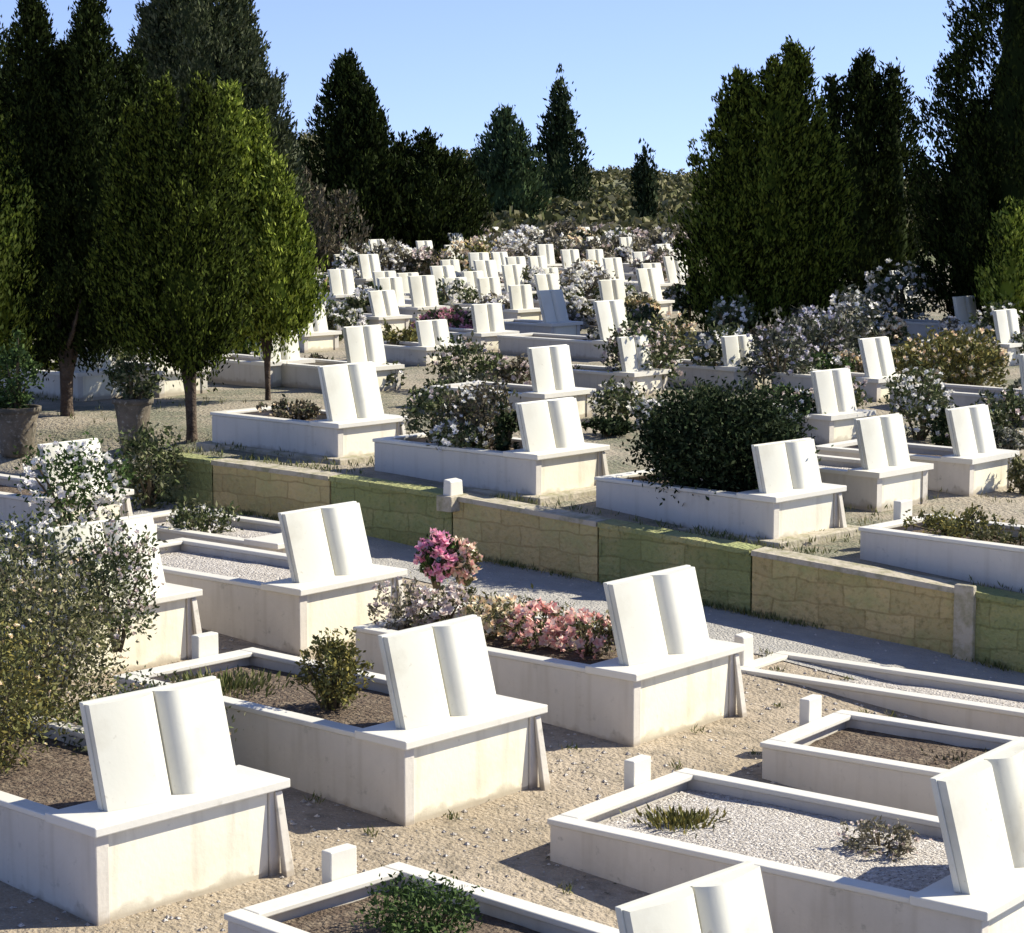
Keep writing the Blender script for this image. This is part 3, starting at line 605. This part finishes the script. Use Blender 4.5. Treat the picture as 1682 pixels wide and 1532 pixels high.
# shrubs of the middle and far rows:  (px, base py, width, height, leaves, flower, n, size, label)
S = [
 (640, 470, 100, 95, 'scrub', 'white', 90, 'white-topped rose bush under the low black conifer'),
 (700, 470, 80, 80, 'dull', 'pale', 50, 'brownish rose bush under the low black conifer'),
 (570, 470, 60, 75, 'rose', 'white', 60, 'white rose beside the lit tree crown'),
 (770, 460, 100, 90, 'yel', 'cream', 80, 'cream and yellow rose bush in the far middle'),
 (835, 455, 100, 95, 'scrub', 'white', 110, 'large white rose bush left of the brown brush'),
 (900, 445, 90, 85, 'scrub', 'white', 60, 'pale rose bush at the left end of the brown brush'),
 (870, 500, 90, 80, 'rose', 'white', 90, 'white rose bush above the middle rows'),
 (960, 500, 100, 85, 'scrub', 'white', 110, 'full white rose bush in the centre distance'),
 (1010, 520, 80, 80, 'rose', 'white', 70, 'grey-green rose behind the long grey-sided grave'),
 (1080, 480, 90, 90, 'scrub', 'pale', 60, 'brown rose bush left of the massive cypress'),
 (750, 520, 110, 75, 'rose', 'white', 60, 'grey-green bush behind the mauve-red flowers'),
 (600, 530, 90, 70, 'rose', 'white', 55, 'white-flecked shrub behind the tall white book'),
 (545, 560, 70, 60, 'rose', 'white', 60, 'white flowering shrub under the lit crown edge'),
 (735, 560, 105, 50, 'rose', 'mauve', 160, 'mauve-red flower bed in the middle rows'),
 (660, 585, 80, 50, 'yel', None, 0, 'olive green low shrub left of the mauve-red flowers'),
 (820, 530, 80, 60, 'scrub', 'white', 80, 'white rose right of the mauve-red flowers'),
 (770, 640, 120, 80, 'rose', 'pale', 60, 'tangled grey shrub behind the mixed shrubs'),
 (850, 650, 80, 60, 'dull', 'pale', 40, 'brown shrub left of the two-page book'),
 (1060, 640, 130, 110, 'rose', 'pale', 70, 'loose grey rose bush left above the dark bush'),
 (1100, 610, 90, 90, 'olive', 'cream', 50, 'olive rose bush with peach flowers below the massive cypress'),
 (1010, 690, 90, 60, 'rose', 'white', 30, 'grey-green shrub left of the dark bush'),
 (1000, 715, 80, 30, 'deep', None, 0, 'flat dark green plant right of the second wall-edge book'),
 (1075, 700, 80, 45, 'rose', 'white', 80, 'white flower cushion left of the dark bush'),
 (1190, 630, 110, 90, 'rose', 'white', 70, 'white speckled rose above the dark bush'),
 (1200, 560, 80, 70, 'rose', 'white', 40, 'pale shrub at the foot of the massive cypress'),
 (1280, 640, 110, 110, 'lav', 'lilac', 70, 'pale lilac bush right below the massive cypress'),
 (1340, 600, 120, 90, 'lav', 'lilac', 70, 'pale lilac bush at the right foot of the massive cypress'),
 (1400, 580, 90, 100, 'lav', 'white', 50, 'grey lilac shrub with white blooms left of the white book'),
 (1380, 680, 90, 70, 'rose', 'pale', 30, 'dark shrub behind the small terrace grave'),
 (1480, 540, 130, 105, 'rose', 'white', 130, 'white-blossomed shrub against the black cypresses'),
 (1530, 640, 140, 100, 'yel', 'cream', 60, 'golden yellow shrub at the right'),
 (1600, 640, 110, 100, 'yel', 'cream', 40, 'olive yellow shrub beside the golden one'),
 (1640, 570, 80, 70, 'rose', 'white', 60, 'white flecked shrub at the right edge'),
 (1510, 720, 110, 110, 'rose', 'white', 90, 'white speckled shrub below the golden one'),
 (1555, 745, 60, 80, 'deep', 'white', 12, 'dark slender shrub left of the streaked grave'),
 (1650, 700, 90, 60, 'rose', 'pale', 20, 'pale green shrub above the streaked grave'),
 (1310, 720, 80, 80, 'blue', 'white', 12, 'blue-green shrub behind the dark bush at its right'),
 (1680, 810, 60, 60, 'olive', None, 0, 'olive shrub right of the streaked grave'),
 (195, 600, 110, 75, 'green', 'white', 25, 'green shrub under the dark trees behind the pot'),
 (225, 625, 90, 60, 'rose', 'white', 40, 'pale shrub just behind the tall pot'),
 (395, 590, 60, 45, 'green', 'white', 15, 'small green shrub between the two trunks'),
 (520, 620, 60, 35, 'dull', None, 0, 'brown low shrub left of the tall white book'),
 (40, 640, 120, 100, 'cyp', 'white', 12, 'dark leafy shrub at the left edge below the bright cypress'),
 (930, 400, 90, 45, 'scrub', 'pale', 14, 'brown brush left of the thin cypress column'),
 (990, 405, 90, 48, 'scrub', 'pale', 14, 'brown brush next to the thin cypress column'),
 (1035, 430, 80, 55, 'scrub', 'white', 20, 'tan brush before the thin cypress column'),
 (1100, 420, 90, 60, 'scrub', 'pale', 14, 'tan brush between the thin column and the massive cypress'),
 (960, 440, 110, 55, 'scrub', 'pale', 35, 'tan rose thicket in the far centre'),
 (1130, 540, 60, 100, 'deep', 'white', 10, 'dark shrub at the left foot of the massive cypress'),
 (560, 410, 60, 80, 'dull', None, 0, 'grey-brown shrub at the foot of the pointed cypress'),
 (795, 400, 50, 65, 'olive', None, 0, 'olive shrub left of the blue-green conifer'),
]
for (px, py, wd, ht, lm, fc, nf, lb) in S:
    if py < 560 and px < 1140: ht *= .74; wd *= .85
    y_ = at(px, py)[1]
    shrub('flowering_shrub' if fc else 'shrub', lb, px, py, wd, ht, lm, fc, nf, max(.022, .0013*y_), dens=.8, stems=6)

n_ = 0
while n_ < 84:
    px = random.uniform(530, 1690) if n_ < 52 else random.uniform(540, 1130); py = random.uniform(408, 620) if n_ < 52 else random.uniform(410, 545)
    if px < 1140 and py > 560 or px > 1140 and py < 545 or (px > 690 and px < 800 and py > 500 and py < 590): continue
    n_ += 1; y_ = at(px, py)[1]; k_ = random.random()
    shrub('rose_bush', 'low rose bush dotted with pale blooms, one of many scattered between the far graves', px, py, random.uniform(30, 65), random.uniform(22, 46), random.choice(['scrub', 'rose', 'dull', 'rose', 'olive']),
          random.choice(['white', 'white', 'pale', 'cream']), random.randint(50, 130), max(.03, .0012*y_), dens=.6, stems=5, group='rose bushes scattered between the far graves')

n_ = 0
while n_ < 30:
    px = random.uniform(400, 1690); py = random.uniform(575, 760)
    if px < 700 and py > 640 or px < 1420 and py > 690 or any(abs(px-(a[0]+20)) < 55 and -6 < py-a[1] < 55 for a in ups): continue
    n_ += 1; y_ = at(px, py)[1]
    shrub('low_bush', 'low grey-green bush, one of several filling the gaps between the middle rows', px, py, random.uniform(50, 105), random.uniform(22, 42), random.choice(['rose', 'green', 'lav', 'blue']),
          random.choice([None, 'white', 'white', 'pale']), random.randint(20, 60), max(.018, .0011*y_), dens=.9, stems=6, group='low bushes in the gaps between the middle rows')

# far scrub on the slope behind: woodland that reads as one mass
n = 1700; xs = rng.uniform(-.26, .26, n); ys_ = 64+175*rng.uniform(0, 1, n)**1.3; xs = xs*ys_
C = []; 
for x, y in zip(xs, ys_):
    s = rng.uniform(.3, .8)*(1+(y-95)/140*.6); m_ = 110
    C.append(np.array([x, y, float(gz(x, y))+s*.5])+unit(rng.normal(0, 1, (m_, 3)))*rng.uniform(.5, 1, (m_, 1))*np.array([s, s, s*.75]))
C = np.vstack(C); a, b = leaves(C, np.tile([0, 0, .5], (len(C), 1)), .2, .7, 1)
o = quads('scrub_woodland', C, a, b, M['olive'], None); o['kind'] = 'stuff'; tag(o, 'yellow-green scrub covering the far hillside under the sky', 'scrub')

# ------------------------------------------------------------------ pots
def pot(label, px, py, wd, ht, mats='green', plant=True, plabel='', pw=80, ph=60, fcol=None):
    x, y, z = at(px, py); k = FPX/y; r_ = wd/2/k; h_ = ht/k
    t = thing('planter_pot', label, 'planter', (x, y, z))
    MB().lathe([(0, -.02), (r_*.62, -.02), (r_*.68, .02), (r_*.74, h_*.3), (r_*.86, h_*.7), (r_*.95, h_*.9)]).build('bowl', M['terra'], t, smooth=True)
    MB().lathe([(r_*.93, h_*.88), (r_*1.04, h_*.90), (r_*1.05, h_), (r_*.9, h_+.003), (r_*.88, h_*.9)]).build('rim', M['terra'], t, smooth=True)
    MB().lathe([(0, h_*.93), (r_*.5, h_*.94), (r_*.885, h_*.92)]).build('soil', M['soil'], t)
    if plant: shrub('potted_plant', plabel, 0, 0, pw, ph, mats, fcol, 20 if fcol else 0, .015, cat='plant', pos=(x, y, z+h_*.93), dens=1)
pot('tall weathered brown planter before the forked trunk', 220, 735, 66, 82, 'rose', True, 'pale green plant growing in the tall brown planter', 84, 74)
pot('round weathered planter at the left edge by the path', 28, 745, 80, 78, 'green', True, 'leafy green plant in the planter at the left edge', 90, 110, None)

# ------------------------------------------------------------------ loose cover: weeds and pebbles
n = 5200; q = rng.uniform(-8, 2, n); t = rng.uniform(-7.5, -.05, n)**1
X = P2[0]+WD[0]*q+WN[0]*t; Y = P2[1]+WD[1]*q+WN[1]*t; keep = (Y > 7.5) & (np.abs(X/Y) < .26); X = X[keep]; Y = Y[keep]
Z = low_z(X, Y)+bumps(X, Y); n = len(X)
s = rng.uniform(.006, .018, n)
V = np.empty((n, 6, 3)); base = np.stack([X, Y, Z+.002], 1)
off = np.array([[1, 0, 0], [0, 1, 0], [-1, 0, 0], [0, -1, 0], [0, 0, .7], [0, 0, -.7]])
V = base[:, None]+off[None]*s[:, None, None]*rng.uniform(.7, 1.3, (n, 6, 1))
T3 = np.array([[0, 1, 4], [1, 2, 4], [2, 3, 4], [3, 0, 4], [1, 0, 5], [2, 1, 5], [3, 2, 5], [0, 3, 5]])
Fc = (np.arange(n)[:, None, None]*6+T3[None]).reshape(-1, 3)
o = mesh('pebbles', V.reshape(-1, 3).tolist(), Fc.tolist(), M['gravel']); o['kind'] = 'stuff'; tag(o, 'small pale pebbles scattered on the tan ground', 'pebbles')
# weeds along both sides of the wall and between graves
B0 = []
for cnt, q0, q1, t0, t1 in ((900, -8, 1, -.06, -.0), (500, -8, 1, .15, .4), (1500, -8, 6, .5, 3.5)):
    q = rng.uniform(q0, q1, cnt); t = rng.uniform(t0, t1, cnt); k = (np.sin(q*3.1)+np.sin(q*1.3+2)+rng.uniform(-1, 1, cnt)) > .2
    q = q[k]; t = t[k]; B0.append(np.stack([P2[0]+WD[0]*q+WN[0]*t, P2[1]+WD[1]*q+WN[1]*t], 1))
B0 = np.vstack(B0); B0 = np.repeat(B0, 5, 0)+rng.normal(0, .02, (len(B0)*5, 2))
tt = (B0-P2)@WN; Z = np.where(tt > .05, gz(B0[:, 0], B0[:, 1]), low_z(B0[:, 0], B0[:, 1]))
d = rng.normal(0, .35, (len(B0), 3)); d[:, 2] = 1; d = unit(d); L = rng.uniform(.01, .035, len(B0))[:, None]
C = np.column_stack([B0, Z])+d*L; Bq = unit(np.cross(d, rng.normal(0, 1, d.shape)))*.005
o = quads('grass', C, d*L, Bq, M['grass'], None); o['kind'] = 'stuff'; tag(o, 'short dry grass along the top and foot of the mossy wall', 'grass')

# dry leaves and low weeds lying about the graves
n = 2600; q = rng.uniform(-9, 3, n); t = rng.uniform(-8, -.9, n); X = P2[0]+WD[0]*q+WN[0]*t; Y = P2[1]+WD[1]*q+WN[1]*t
k = (np.sin(X*2.3+1)+np.sin(Y*1.9)+rng.normal(0, .7, n)) > .5; X = X[k]; Y = Y[k]
C = np.column_stack([X, Y, low_z(X, Y)+bumps(X, Y)+.008]); a = rng.normal(0, 1, C.shape); a[:, 2] *= .25; a = unit(a)*rng.uniform(.008, .018, len(C))[:, None]; r_ = rng.normal(0, .25, C.shape); r_[:, 2] = 1
o = quads('leaf_litter', C, a, unit(np.cross(a, r_))*.006, M['dull'], None); o['kind'] = 'stuff'; tag(o, 'dry brown leaves strewn over the paths between the graves', 'leaf litter')
B0 = rng.uniform(0, 1, (260, 2)); q = -9+12*B0[:, 0]; t = -8+7.2*B0[:, 1]; B0 = np.stack([P2[0]+WD[0]*q+WN[0]*t, P2[1]+WD[1]*q+WN[1]*t], 1)
B0 = np.repeat(B0, 22, 0)+rng.normal(0, .022, (260*22, 2)); d = rng.normal(0, .5, (len(B0), 3)); d[:, 2] = 1; d = unit(d); L = rng.uniform(.008, .028, len(B0))[:, None]
o = quads('weeds', np.column_stack([B0, low_z(B0[:, 0], B0[:, 1])])+d*L, d*L, unit(np.cross(d, rng.normal(0, 1, d.shape)))*.004, M['grass'], None); o['kind'] = 'stuff'; tag(o, 'small weeds sprouting from the earth between the graves', 'weeds')
